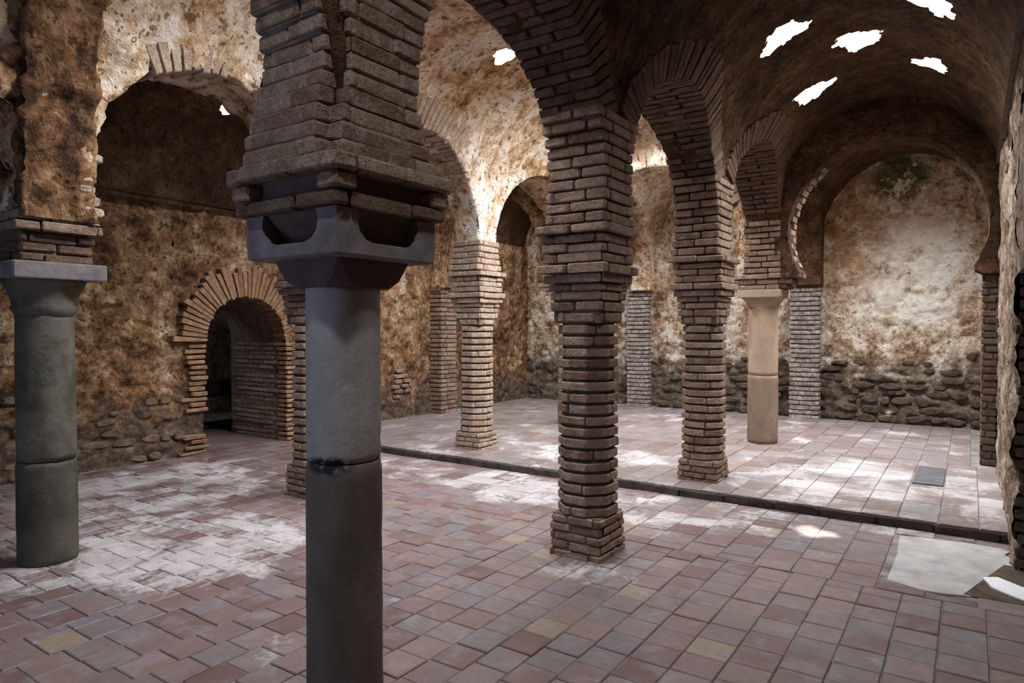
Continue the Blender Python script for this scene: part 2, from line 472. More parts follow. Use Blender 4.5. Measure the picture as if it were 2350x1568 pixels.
def bay_grid(row, A, ya, yb, grow=.018, nth=84, msteps=24, K=7, shrink=.012):
    yc, rad, zc = A; rad = rad + grow
    t0 = -math.asin(min(.9, (zc - ZS) / rad))
    th = list(np.linspace(t0, math.pi - t0, nth))
    th += [math.atan2(ZTOP - zc, yb - yc), math.atan2(ZTOP - zc, ya - yc)]
    th = np.array(sorted(th))
    cy, cz = yc + rad * np.cos(th), zc + rad * np.sin(th)
    dy, dz = np.cos(th), np.sin(th)
    tt = np.full(len(th), 1e9)
    with np.errstate(divide='ignore', invalid='ignore'):
        for lim, d, c in ((yb, dy, yc), (ya, dy, yc), (ZTOP, dz, zc)):
            q = (lim - c) / d; q = np.where(q > 1e-6, q, 1e9); tt = np.minimum(tt, q)
    tt = np.maximum(tt, rad + .01)
    s = np.linspace(1, 0, msteps)
    Y = yc + dy[:, None] * (rad + (tt - rad)[:, None] * s); Z = zc + dz[:, None] * (rad + (tt - rad)[:, None] * s)
    Z = np.maximum(Z, 2.296)
    kz = 1 - sstep(ZTOP - .40, ZTOP - .03, Z)
    xa = facex(row, 1, Z) - shrink * kz; xb = facex(row, -1, Z) + shrink * kz
    ga = np.stack([xa, Y, Z], -1); gb = np.stack([xb, Y, Z], -1)[:, ::-1]
    k = np.linspace(0, 1, K + 2)[1:-1]
    gs = ga[:, -1:, :] * (1 - k)[None, :, None] + gb[:, :1, :] * k[None, :, None]
    return np.concatenate([ga, gs, gb], 1)

def arcade(row, name, mat, relief, amp_at, label):
    b = Build(); ys = ROW_R if row == 'R' else ROW_L; AS = ARCH_R if row == 'R' else ARCH_L
    for A, ya, yb in zip(AS, ys[:-1], ys[1:]):
        g = bay_grid(row, A, ya, yb)
        n = grid_normals(g)
        c = np.array([XR if row == 'R' else XL, A[0], A[2]])
        if (n[:, 0, 0].mean()) < 0: n = -n
        k = sstep(ZTOP - .40, ZTOP - .03, g[..., 2])
        g = g + n * (relief(g) * amp_at(g) * (1 - k) + relief_vault(g) * k)[..., None]
        g[..., 2] = np.maximum(g[..., 2], 2.302)
        b.grid(g, flip=True)
    o = b.obj(name, mat)
    struct(o, label)
    return o

def voussoirs(parent, row, A, t0, t1, mat, length=.27, pitch=.066, proud=.014, halves=(0, 1), plane=None):
    """Fan of bricks round an arch. plane=(yfront, yback) makes it a transverse arch in x."""
    yc, rad, zc = A; n = max(3, int((t1 - t0) * rad / pitch)); dt = (t1 - t0) / n
    for i in range(n):
        for h in halves:
            ta = t0 + (i + .09) * dt; tb = t0 + (i + .91) * dt
            r0 = rad - random.uniform(0, .012) + (.006 if (i + h) % 2 else 0); r1 = rad + length * random.uniform(.92, 1.06)
            c4 = [(ta, r0), (tb, r0), (tb, r1), (ta, r1)]
            split = .5 + (.14 if i % 2 else -.14); pr = proud + random.uniform(-.006, .004)
            V = []
            for s in (0, 1):
                for t, r in c4:
                    u = yc + r * math.cos(t); z = zc + r * math.sin(t)
                    if plane:
                        f0, f1 = plane[0] - pr, plane[1] + pr
                    else:
                        f0 = float(facex(row, 1, z)) + pr; f1 = float(facex(row, -1, z)) - pr
                    if h == 0: e = (0, split - .02)[s]
                    else: e = (split + .02, 1)[s]
                    x = f0 + (f1 - f0) * e
                    V.append((u, x, z) if plane else (x, u, z))
            V = np.array(V); ctr = V.mean(0); V = (V - ctr) * np.array([.985] * 3) + rng.uniform(-.003, .003, (8, 3))
            F = [(0, 1, 2, 3), (7, 6, 5, 4), (0, 4, 5, 1), (1, 5, 6, 2), (2, 6, 7, 3), (3, 7, 4, 0)]
            v2, f2 = soften(V, F)
            mesh_obj('brick', v2, f2, mat, parent, False, ctr)
def soften(V, F, k=.10):
    """Chamfer a hexahedron: shrink every face a little and bridge (44 triangles)."""
    c = V.mean(0); size = min(np.linalg.norm(V[0] - V[1]), np.linalg.norm(V[1] - V[2]), np.linalg.norm(V[0] - V[4]))
    b = min(.009, size * .22)
    vs, fs, idx = [], [], {}
    for fi, f in enumerate(F):
        fc = V[list(f)].mean(0)
        for v in f:
            d = fc - V[v]; idx[(fi, v)] = len(vs); vs.append(V[v] + d / np.linalg.norm(d) * b)
        fs.append(tuple(idx[(fi, v)] for v in f))
    edges = {}
    for fi, f in enumerate(F):
        for a, bb in zip(f, f[1:] + f[:1]): edges.setdefault(frozenset((a, bb)), []).append((fi, a, bb))
    for e, l in edges.items():
        (f1, a, bb), (f2, _, _) = l
        fs.append((idx[(f1, bb)], idx[(f1, a)], idx[(f2, a)], idx[(f2, bb)]))
    for v in range(8):
        fl = [fi for fi, f in enumerate(F) if v in f]
        fs.append(tuple(idx[(fi, v)] for fi in fl))
    return np.array(vs), fs

# ------------------------------------------------------------------ the two arcades
def amp_right(g):
    y, z = g[..., 1], g[..., 2]
    low = sstep(3.0, 3.25, z)
    return .12 + .75 * low
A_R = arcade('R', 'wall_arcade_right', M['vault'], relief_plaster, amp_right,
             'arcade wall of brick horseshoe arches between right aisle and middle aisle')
def amp_left(g):
    y, z = g[..., 1], g[..., 2]
    c2 = np.exp(-((y - 1.99) / .75) ** 2) * sstep(4.0, 3.0, z)
    p5 = np.exp(-((y - 6.75) / .4) ** 2) * sstep(2.85, 2.6, z)
    p6 = np.exp(-((y - 4.23) / .4) ** 2) * sstep(2.85, 2.6, z)
    return (1.1 + 1.3 * c2) * (1 - .9 * np.maximum(p5, p6))
A_L = arcade('L', 'wall_arcade_left', M['spandrel'], relief_plaster, amp_left,
             'pale lime-rendered arcade wall of horseshoe arches between middle and left aisle')
voussoirs(A_R, 'R', ARCH_R[0], R(36), R(60), M['brick_dark'])
voussoirs(A_R, 'R', ARCH_R[1], R(22), R(140), M['brick_dark'])
voussoirs(A_R, 'R', ARCH_R[2], R(22), R(158), M['brick_dark'])
voussoirs(A_R, 'R', ARCH_R[3], R(24), R(156), M['brick_dark'])
voussoirs(A_L, 'L', ARCH_L[1], R(86), R(122), M['brick_pale'], halves=(0,), proud=-.012, length=.2)
voussoirs(A_L, 'L', ARCH_L[2], R(42), R(110), M['brick_pale'], halves=(0,), proud=-.004, length=.30)

# ------------------------------------------------------------------ transverse arches
def transverse(name, aisle, mat, label, relief, amp, rad=None, zc=None, inset=.0):
    x0, x1 = VAULT[aisle]; c, r = vc(aisle)
    A = (c, rad, zc); t0 = -math.asin(min(.9, (zc - ZS) / rad))
    th = np.linspace(t0, math.pi - t0, 90); dx, dz = np.cos(th), np.sin(th)
    # distance to the vault profile (walls below ZV, circle above), pushed a little into it
    tt = np.full(len(th), 1e9); rr = r + .06
    with np.errstate(divide='ignore', invalid='ignore'):
        q = np.where(dx > 1e-6, rr / dx, np.where(dx < -1e-6, -rr / dx, 1e9))
    zq = zc + dz * q
    B = dz * (zc - ZV); Cq = (zc - ZV) ** 2 - rr * rr
    tc = -B + np.sqrt(B * B - Cq)
    tt = np.where((zq < ZV), q, tc)
    m = 22; s = np.linspace(1, 0, m)
    X = c + dx[:, None] * (rad + (tt - rad)[:, None] * s); Z = zc + dz[:, None] * (rad + (tt - rad)[:, None] * s)
    ya, yb = YT - T / 2, YT + T / 2
    ga = np.stack([X, np.full_like(X, ya), Z], -1); gb = np.stack([X, np.full_like(X, yb), Z], -1)[:, ::-1]
    k = np.linspace(0, 1, 8)[1:-1]
    gs = ga[:, -1:, :] * (1 - k)[None, :, None] + gb[:, :1, :] * k[None, :, None]
    g = np.concatenate([ga, gs, gb], 1); n = grid_normals(g)
    if n[:, 2, 1].mean() > 0: n = -n
    g = g + n * (relief(g) * amp)[..., None]
    b = Build(); b.grid(g); o = b.obj(name, mat); struct(o, label)
    return o, A
TR, TR_A = transverse('wall_transverse_right', 'right', M['vault'], 'brown rendered wall with a wide horseshoe arch across the right aisle', relief_plaster, .8, 1.03, 2.78)
TM, TM_A = transverse('wall_transverse_middle', 'middle', M['spandrel'], 'bright lime wall with a round arch across the middle aisle', relief_plaster, .9, 1.16, 2.70)
TL, TL_A = transverse('wall_transverse_left', 'left', M['wall_left'], 'ochre wall with a round arch across the far end of the left aisle', relief_plaster, .9, 1.10, 2.70)
voussoirs(TM, None, TM_A, R(25), R(155), M['brick_pale'], length=.34, pitch=.10, proud=.012, halves=(0,), plane=(YT - T / 2, YT + T / 2))
voussoirs(TR, None, TR_A, R(128), R(204), M['brick'], length=.14, pitch=.085, proud=.006, halves=(1,), plane=(YT - T / 2, YT + T / 2))


# rough rib crossing the middle aisle over the two nearest columns
def rib():
    c, r = vc('middle'); ya, yb = 1.76, 2.2
    path = [(c - r + .03, z) for z in np.linspace(2.31, ZV, 24)[:-1]] + [(c - (r - .07) * math.cos(t) - .04 * (1 - t / math.pi * 2) * 0, ZV + (r - .07) * math.sin(t)) for t in np.linspace(0, math.pi, 90)] + [(c + r - .03, z) for z in np.linspace(ZV, 2.31, 24)[1:]]
    path = np.array(path); ctr = np.array([c, 2.9]); d = path - ctr; d /= np.linalg.norm(d, axis=1, keepdims=True)
    back = path + np.where(path[:, 1:2] > ZV, d, np.sign(path[:, :1] - c) * np.array([[1, 0]])) * .14
    def lay(pp, y): return np.stack([pp[:, 0], np.full(len(pp), y), pp[:, 1]], -1)
    rows = [lay(back, ya), lay((path + back) / 2, ya)] + [lay(path, y) for y in np.linspace(ya, yb, 20)] + [lay((path + back) / 2, yb), lay(back, yb)]
    g = np.stack(rows, 1); n = grid_normals(g)
    if (n[len(g) // 2, 8] @ np.array([0, 0, -1])) < 0: n = -n
    g = g + n * (relief_rubble(g * 1.4) * .95)[..., None]
    b = Build(); b.grid(g); return struct(b.obj('wall_rib', M['wall_left']), 'dark rubble rib crossing the middle aisle above the two nearest columns')
rib()

# ------------------------------------------------------------------ vaults with star shaped roof lights
HOLES = {  # x, y, radius, shaft depth
    'right': [(-1.39, 6.25, .19, .40), (-.90, 7.05, .20, .40), (-.35, 7.72, .17, .40), (-1.43, 7.82, .19, .40), (-.26, 6.20, .18, .40),
              (-.88, .50, .15, .10), (-.5, 3.0, .125, .40), (-.87, 10.2, .29, .66), (-.42, 9.85, .25, .58), (-1.32, 9.85, .25, .58)],
    'middle': [(-3.96, 5.68, .13, .40), (-3.0, 5.1, .24, .40), (-2.95, 6.7, .26, .40), (-2.9, 8.1, .27, .45), (-3.0, 3.4, .26, .40),  # all but the first unseen, added to light the pale arcade and arch walls
               (-4.45, 8.35, .22, .40), (-3.75, 2.75, .21, .40), (-3.7, 10.4, .28, .45), (-3.0, 9.9, .2, .45)],
    'left': [(-7.37, 4.75, .085, .12), (-5.9, 4.9, .17, .40), (-6.3, 7.6, .24, .40), (-6.6, 10.5, .27, .45)],  # second one is unseen, added to light the left wall
}
def star(a, r, seed):
    return r * (1 + .06 * np.cos(8 * a + seed) + .16 * np.sin(3 * a + seed * 2.1) + .10 * np.sin(5 * a + seed) + .10 * np.cos(2 * a + seed * 1.3) + .05 * np.sin(11 * a + seed * 3) + .04 * np.cos(17 * a + seed))
def vault(aisle, name, label):
    c, r = vc(aisle)
    f0 = math.asin((ZTOP - ZV) / r)
    a0 = -R(3) if aisle == 'right' else f0       # right end of the section (x > c)
    a1 = math.pi + R(3) if aisle == 'left' else math.pi - f0
    if aisle == 'right': a0, a1 = -R(7), math.pi - f0
    cell = .036
    nf = int((a1 - a0) * r / cell); ny = int((YB - YF + .3) / cell)
    ph = np.linspace(a0, a1, nf); yy = np.linspace(YF - .15, YB + .15, ny)
    PH, YY = np.meshgrid(ph, yy, indexing='ij')
    U = r * PH                                    # arc length coordinate
    keep = np.ones((nf - 1, ny - 1), bool)
    Um = (U[:-1, :-1] + U[1:, 1:]) / 2; Ym = (YY[:-1, :-1] + YY[1:, 1:]) / 2
    U2, Y2 = U.copy(), YY.copy()
    holes = []
    for i, (hx, hy, hr, hd) in enumerate(HOLES[aisle]):
        pc = math.acos(max(-1, min(1, (hx - c) / r))); uc = r * pc
        d = np.hypot(Um - uc, Ym - hy); a = np.arctan2(Ym - hy, Um - uc)
        inside = d < star(a, hr, i * 1.7); keep &= ~inside
        dv = np.hypot(U - uc, YY - hy); av = np.arctan2(YY - hy, U - uc); rv = star(av, hr, i * 1.7)
        near = np.abs(dv - rv) < cell * .72
        U2 = np.where(near, uc + rv * np.cos(av), U2); Y2 = np.where(near, hy + rv * np.sin(av), Y2)
        holes.append((uc, hy, hr, hd, pc))
    P2 = U2 / r
    def surf(p, y, rr): return np.stack([c + rr * np.cos(p), y, ZV + rr * np.sin(p)], -1)
    base = surf(P2, Y2, r)
    nrm = np.stack([-np.cos(P2), np.zeros_like(P2), -np.sin(P2)], -1)
    edge = np.minimum(sstep(0, .12, PH - a0), 1)
    g = base + nrm * (relief_vault(base) - .0)[..., None]
    ids = np.arange(nf * ny).reshape(nf, ny)
    F = np.stack([ids[:-1, :-1], ids[1:, :-1], ids[1:, 1:], ids[:-1, 1:]], -1)[keep]
    V = g.reshape(-1, 3)
    used = np.unique(F); remap = -np.ones(len(V), int); remap[used] = np.arange(len(used))
    o = mesh_obj(name, V[used], remap[F], M['spandrel'] if aisle == 'middle' else M['vault'])
    struct(o, label)
    # shafts: extrude each hole's rim outwards
    E = np.concatenate([F[:, [0, 1]], F[:, [1, 2]], F[:, [2, 3]], F[:, [3, 0]]]); key = np.sort(E, 1)
    uq, inv, cnt = np.unique(key, axis=0, return_inverse=True, return_counts=True)
    bd = E[cnt[inv.ravel()] == 1]
    uu, vy = U2.reshape(-1), Y2.reshape(-1)
    for i, (uc, hy, hr, hd, pc) in enumerate(holes):
        sel = bd[np.hypot(uu[bd[:, 0]] - uc, vy[bd[:, 0]] - hy) < hr * 1.5]
        if not len(sel): continue
        vs = np.unique(sel); mp = {k: j for j, k in enumerate(vs)}
        axis = np.array([math.cos(pc) * .55, 0, math.sin(pc)]); axis /= np.linalg.norm(axis)
        lv = 6; rings = []
        ctr = np.array([c + r * math.cos(pc), hy, ZV + r * math.sin(pc)])
        for k in range(lv):
            t = k / (lv - 1); p = V[vs] + axis * hd * t
            if k:
                rad = V[vs] - ctr; rad -= axis * (rad @ axis)[:, None]; rad /= np.linalg.norm(rad, axis=1, keepdims=True) + 1e-9
                p = p + rad * (.03 * fbm(p * 9, 2, 61)[:, None] + .010 * k)
            rings.append(p)
        m = len(vs); fs = []
        for a, b in sel:
            for k in range(lv - 1):
                fs.append((k * m + mp[a], k * m + mp[b], (k + 1) * m + mp[b], (k + 1) * m + mp[a]))
        mesh_obj('skylight_shaft', np.concatenate(rings), fs, M['shaft'], o, False)
        if hr > .1: day_lamp('daylight', ctr + axis * hd * LAMP_AT, -axis, hr * 1.8, SKYLIGHT_RADIANCE)  # also lights the added unseen openings in HOLES
    return o
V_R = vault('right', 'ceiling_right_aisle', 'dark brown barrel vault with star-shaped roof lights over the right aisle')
V_M = vault('middle', 'ceiling_middle_aisle', 'barrel vault over the middle aisle with one roof light and added unseen ones')
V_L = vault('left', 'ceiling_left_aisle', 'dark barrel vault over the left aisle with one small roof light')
# added strips blocking sky light at the seams where vault and arcade meet
b = Build()
for a in VAULT:
    c, r = vc(a); f0 = math.asin((ZTOP - ZV) / r)
    for s, on in ((1, a != 'right'), (-1, a != 'left')):
        if not on: continue
        p = np.linspace(f0 - R(9), f0 + R(8), 4); yy = np.array([YF - .1, YB + .1])
        g = np.stack([np.repeat((c + s * (r + .09) * np.cos(p))[:, None], 2, 1), np.repeat(yy[None], 4, 0), np.repeat((ZV + (r + .09) * np.sin(p))[:, None], 2, 1)], -1)
        b.grid(g)
for x in (XR, XL):
    b.grid(np.array([[[x - .3, YF - .1, 3.74], [x - .3, YB + .1, 3.74]], [[x + .3, YF - .1, 3.74], [x + .3, YB + .1, 3.74]]]))
struct(b.obj('ceiling_added_light_seal', M['mortar']), 'added strips above the arcade walls that block stray sky light')

# ------------------------------------------------------------------ outer walls
DOOR_Y, DOOR_R, DOOR_Z = 5.40, .60, 1.42          # brick doorway in the left wall
def left_x(y): return XWL - .16 + np.clip((np.asarray(y) - 2.7) * .05, -.1, .26)
def wall_left():
    b = Build()
    def place(Y, Z):
        g = np.stack([left_x(Y), Y, Z], -1); p = g.copy()
        n = np.zeros_like(g); n[..., 0] = 1
        d = np.hypot(Y - DOOR_Y, np.maximum(Z - DOOR_Z, 0)); am = .35 + .65 * sstep(.62, 1.05, d)
        far = sstep(6.0, 6.6, Y)
        rel = relief_rubble(p, 1.3) * (1 - far) + relief_plaster(p, 1.2) * far
        return g + n * (rel * am)[..., None]
    def patch(y0, y1, z0, z1, c=.024):
        Y, Z = np.meshgrid(np.linspace(y0, y1, int((y1 - y0) / c) + 2), np.linspace(z0, z1, int((z1 - z0) / c) + 2), indexing='ij')
        b.grid(place(Y, Z))
    zt = 3.3
    patch(.2, 4.45, -.05, zt); patch(6.35, YB + .1, -.05, zt, .03); patch(YF, .2, -.05, zt, .08)
    # door bay: rays from the door centre
    th = np.linspace(0, math.pi, 80)
    cont = [(DOOR_Y + DOOR_R, z) for z in np.linspace(-.05, DOOR_Z, 50)[:-1]] + [(DOOR_Y + DOOR_R * math.cos(t), DOOR_Z + DOOR_R * math.sin(t)) for t in th] + [(DOOR_Y - DOOR_R, z) for z in np.linspace(DOOR_Z, -.05, 50)[1:]]
    out = [(6.35, z) for z in np.linspace(-.05, DOOR_Z, 50)[:-1]]
    for t in th:
        q = min((6.35 - DOOR_Y) / max(math.cos(t), 1e-6) if math.cos(t) > 0 else (DOOR_Y - 4.45) / max(-math.cos(t), 1e-6), (zt - DOOR_Z) / max(math.sin(t), 1e-6))
        out.append((DOOR_Y + q * math.cos(t), DOOR_Z + q * math.sin(t)))
    out += [(4.45, z) for z in np.linspace(DOOR_Z, -.05, 50)[1:]]
    cont, out = np.array(cont), np.array(out)
    s = np.linspace(0, 1, 34)
    G = out[:, None] * (1 - s)[None, :, None] + cont[:, None] * s[None, :, None]
    b.grid(place(G[..., 0], G[..., 1]))
    # small corner triangles left by the rays
    for yk in (6.35, 4.45):
        t = math.atan2(zt - DOOR_Z, yk - DOOR_Y)
        b.grid(np.array([[[left_x(yk) - .06, yk - .12, zt], [left_x(yk) - .06, yk + .12, zt]], [[left_x(yk) - .06, yk - .12, zt - .2], [left_x(yk) - .06, yk + .12, zt - .2]]]))
    return struct(b.obj('wall_left', M['wall_left']), 'rough ochre rubble wall along the left aisle')
W_L = wall_left()
def plain_wall(name, mat, axis, val, u0, u1, z0, z1, relief, amp, label, cell=.03, sign=1):
    U, Z = np.meshgrid(np.linspace(u0, u1, int((u1 - u0) / cell) + 2), np.linspace(z0, z1, int((z1 - z0) / cell) + 2), indexing='ij')
    V_ = np.full_like(U, val)
    g = np.stack([V_, U, Z], -1) if axis == 0 else np.stack([U, V_, Z], -1)
    n = np.zeros_like(g); n[..., axis] = sign
    g = g + n * (relief(g) * (amp(g) if callable(amp) else amp))[..., None]
    b = Build(); b.grid(g); o = b.obj(name, mat)
    if label: struct(o, label)
    return o
def back_relief(p):
    k = sstep(1.5, .7, p[..., 2] + .25 * fbm(p * 2, 2, 77))
    return relief_plaster(p) * (1 - k) + relief_rubble(p, 1.15) * k
W_B = plain_wall('wall_back', M['wall_back'], 1, YB, XWL - .4, XWR + .5, -.05, 4.7, back_relief, 1.0, 'cream lime-rendered back wall with dark rubble along its foot', .026, -1)
W_F = empty('wall_front'); struct(W_F, 'plain front wall with a doorway to the middle aisle')
for u0, u1, z0, z1 in ((XWL - .4, -4.5, -.05, 4.7), (-2.9, XWR + .5, -.05, 4.7), (-4.5, -2.9, 2.3, 4.7)):
    plain_wall('wall_panel', M['wall_right'], 1, YF, u0, u1, z0, z1, relief_plaster, 1.0, None, .08)
for o in [o for o in bpy.data.objects if o.name.startswith('wall_panel')]: o.parent = W_F
# right wall: lit plaster beyond the side doorway, rough jamb before it
def amp_rw(g):
    return 1.0 + 1.2 * sstep(6.3, 5.4, g[..., 1]) * sstep(1.9, .8, g[..., 2])
W_R = plain_wall('wall_right', M['wall_right'], 0, XWR - .01, 5.48, YB + .1, -.05, 3.35, relief_plaster, amp_rw, 'buff plastered right wall seen at a grazing angle', .03, -1)
q = plain_wall('wall_panel', M['wall_right'], 0, XWR - .01, YF, 4.2, -.05, 3.35, relief_plaster, .8, None, .06, -1); q.parent = W_R
q = plain_wall('wall_panel', M['wall_right'], 0, XWR - .01, 4.15, 5.55, 1.95, 3.35, relief_plaster, .8, None, .05, -1); q.parent = W_R
D2 = empty('door_2', (XWR, 5.5, 0)); struct(D2, 'dark brick jamb of the side doorway at the right edge')
for k in range(24):
    z = .02 + k * .081
    for j, (xa, xb) in enumerate((((.0, .30), (.315, .62)) if k % 2 else ((.0, .17), (.185, .47), (.485, .62)))):
        jx = random.uniform(-.02, .015) if j == 0 else 0
        brick_from_poly(D2, rect(xa + jx, xb, -.02 + random.uniform(-.01, .01), .12), z, z + .062, M['brick_dark'])
v, f = box_vf((.34, .09, 1.0), (.62, .16, 2.1)); mesh_obj('jamb', v, f, M['mortar'], D2, False)
v, f = box_vf((.66, -.7, 1.0), (.06, 1.7, 2.2)); mesh_obj('leaf', v, f, M['dark_wood'], D2, False)
v, f = box_vf((.34, -1.36, 1.0), (.62, .1, 2.1)); mesh_obj('jamb', v, f, M['mortar'], D2, False)
v, f = box_vf((.34, -.65, 2.0), (.7, 1.5, .1)); mesh_obj('lintel', v, f, M['mortar'], D2, False)
# unseen panels added around the building to block stray daylight
ADDED_LIGHT_SEAL = empty('wall_added_light_seal'); struct(ADDED_LIGHT_SEAL, 'added unseen panels around the building that keep stray daylight out')
for pts in ([(1.3, -2.0, -.2), (1.3, 13, -.2), (1.3, 13, 5.0), (1.3, -2.0, 5.0)], [(-11.2, -2.0, -.2), (-11.2, 13, -.2), (-11.2, 13, 5.0), (-11.2, -2.0, 5.0)],
            [(-11.2, 12.7, -.2), (1.3, 12.7, -.2), (1.3, 12.7, 5.0), (-11.2, 12.7, 5.0)], [(-11.2, -1.5, -.2), (-4.6, -1.5, -.2), (-4.6, -1.5, 5.0), (-11.2, -1.5, 5.0)],
            [(-2.8, -1.5, -.2), (1.3, -1.5, -.2), (1.3, -1.5, 5.0), (-2.8, -1.5, 5.0)], [(-11.2, -2, 3.14), (-7.92, -2, 3.14), (-7.92, 13, 3.14), (-11.2, 13, 3.14)], [(.2, -2, 3.36), (1.3, -2, 3.36), (1.3, 13, 3.36), (.2, 13, 3.36)],
            [(-4.6, -1.5, -.2), (-2.8, -1.5, -.2), (-2.8, -1.5, 5), (-4.6, -1.5, 5)]):  # last panel closes the front doorway against the sky
    quad('added_light_blocker', pts, M['mortar'], ADDED_LIGHT_SEAL)
# added cool fill lamp in the sealed doorway behind the camera
day_lamp('door_fill', (-3.7, YF - .15, 1.2), (.25, 1, .1), 1.5, 7.0, (.48, .62, 1.0), 2.2)

# ------------------------------------------------------------------ brick doorway in the left wall
D1 = empty('door_1', (0, 0, 0)); struct(D1, 'round brick doorway opening into a dark side room')
PASS = 1.25
def jamb_core():
    b = Build(); th = np.linspace(0, math.pi, 26)
    cont = np.array([(DOOR_Y + DOOR_R, -.05)] + [(DOOR_Y + DOOR_R * math.cos(t), DOOR_Z + DOOR_R * math.sin(t)) for t in th] + [(DOOR_Y - DOOR_R, -.05)])
    xs = np.linspace(-8.0, -8.0 - PASS, 12)
    g = np.stack([np.repeat(xs[None], len(cont), 0), np.repeat(cont[:, :1], 12, 1), np.repeat(cont[:, 1:], 12, 1)], -1)
    b.grid(g); return b.obj('passage', M['mortar'], D1)
jamb_core()
pitch = .0665
for k in range(int((DOOR_Z) / pitch)):
    z = .012 + k * pitch; h = .046 + random.uniform(-.004, .004)
    # right jamb: front bricks, then the reveal running back
    xf = float(left_x(6.1)) + .045 + random.uniform(-.015, .01)
    yj = DOOR_Y + DOOR_R - .025 + random.uniform(-.012, .012)
    if k % 2: spans = ((yj, yj + .33),)
    else: spans = ((yj, yj + .17), (yj + .185, yj + .34))
    for a, c in spans: brick_from_poly(D1, rect(xf - .22, xf, a, c), z, z + h, M['brick_door'], .009, .005)
    for j in range(3):
        xa = xf - .235 - j * .33 - (.1 if k % 2 else 0)
        brick_from_poly(D1, rect(xa - .31, xa, yj + .015 + random.uniform(-.006, .006), yj + .12), z, z + h, M['brick'], .008, .004)
    # left jamb: ragged brick ends
    xf = float(left_x(4.7)) + .05 + random.uniform(-.02, .012); yl = DOOR_Y - DOOR_R + .03 + random.uniform(-.03, .02)
    if 4 <= k <= 7 and random.random() < .8: continue
    brick_from_poly(D1, rect(xf - .25, xf, yl - random.uniform(.2, .34), yl), z, z + h, M['brick_door'], .009, .006)
nv = 38
for i in range(nv):
    t0, t1 = math.pi * (i + .1) / nv, math.pi * (i + .9) / nv
    r0, r1 = DOOR_R - random.uniform(.0, .03), DOOR_R + random.uniform(.30, .44)
    xf = float(left_x(DOOR_Y)) + .05 + random.uniform(-.015, .012)
    V = np.array([(x, DOOR_Y + r * math.cos(t), DOOR_Z + r * math.sin(t)) for x in (xf, xf - .25) for t, r in ((t0, r0), (t1, r0), (t1, r1), (t0, r1))])
    c = V.mean(0); v2, f2 = soften(V - c + rng.uniform(-.004, .004, (8, 3)), [(0, 1, 2, 3), (7, 6, 5, 4), (0, 4, 5, 1), (1, 5, 6, 2), (2, 6, 7, 3), (3, 7, 4, 0)])
    mesh_obj('brick', v2, f2, M['brick_door'], D1, False, c)
# dark side room beyond the doorway
SR = Build()
x0, x1, y0, y1, zt = -11.0, -8.0 - PASS, 3.4, 8.6, 3.0
for pts in (((x0, y0, 0), (x0, y1, 0), (x0, y0, zt), (x0, y1, zt)), ((x0, y0, 0), (x1, y0, 0), (x0, y0, zt), (x1, y0, zt)), ((x0, y1, 0), (x1, y1, 0), (x0, y1, zt), (x1, y1, zt)),
            ((x0, y0, zt), (x1, y0, zt), (x0, y1, zt), (x1, y1, zt)), ((x1, y0, 0), (x1, DOOR_Y - DOOR_R, 0), (x1, y0, zt), (x1, DOOR_Y - DOOR_R, zt)), ((x1, DOOR_Y + DOOR_R, 0), (x1, y1, 0), (x1, DOOR_Y + DOOR_R, zt), (x1, y1, zt)),
            ((x1, y0, 2.02), (x1, y1, 2.02), (x1, y0, zt), (x1, y1, zt))):
    SR.grid(np.array(pts, float).reshape(2, 2, 3))
struct(SR.obj('wall_side_room', M['wall_right'], None, False), 'dim plastered walls of the side room')
day_lamp('side_room_fill', (-10.2, 4.2, 2.95), (0, 0, -1), 0.5, 60.0, (.75, .84, 1.0))  # added fill lamp under a closed ceiling, no opening above it
# a dark wooden table glimpsed through the doorway
TB = tag(empty('wooden_table', (-9.75, 5.95, 0)), 'dark wooden table with splayed legs glimpsed through the brick doorway', 'table')
v, f = prism(rect(-.42, .42, -.75, .75), .50, .54, .008); mesh_obj('table_top', v, f, M['dark_wood'], TB, False)
for sx in (-1, 1):
    for sy in (-1, 1):
        v, f = loft([([(sx * .36 + a, sy * .66 + c) for a, c in rect(-.018, .018, -.018, .018)], 0), ([(sx * .30 + a, sy * .56 + c) for a, c in rect(-.032, .032, -.032, .032)], .5)])
        mesh_obj('leg', v, f, M['dark_wood'], TB, False)
BX = tag(empty('wooden_chest', (-9.85, 6.0, .54)), 'dark wooden chest standing on the table in the side room', 'chest')
v, f = prism(rect(-.2, .2, -.34, .34), 0, .18, .01); mesh_obj('body', v, f, M['dark_wood'], BX, False)
v, f = prism(rect(-.21, .21, -.35, .35), .182, .25, .03); mesh_obj('lid', v, f, M['dark_wood'], BX, False)

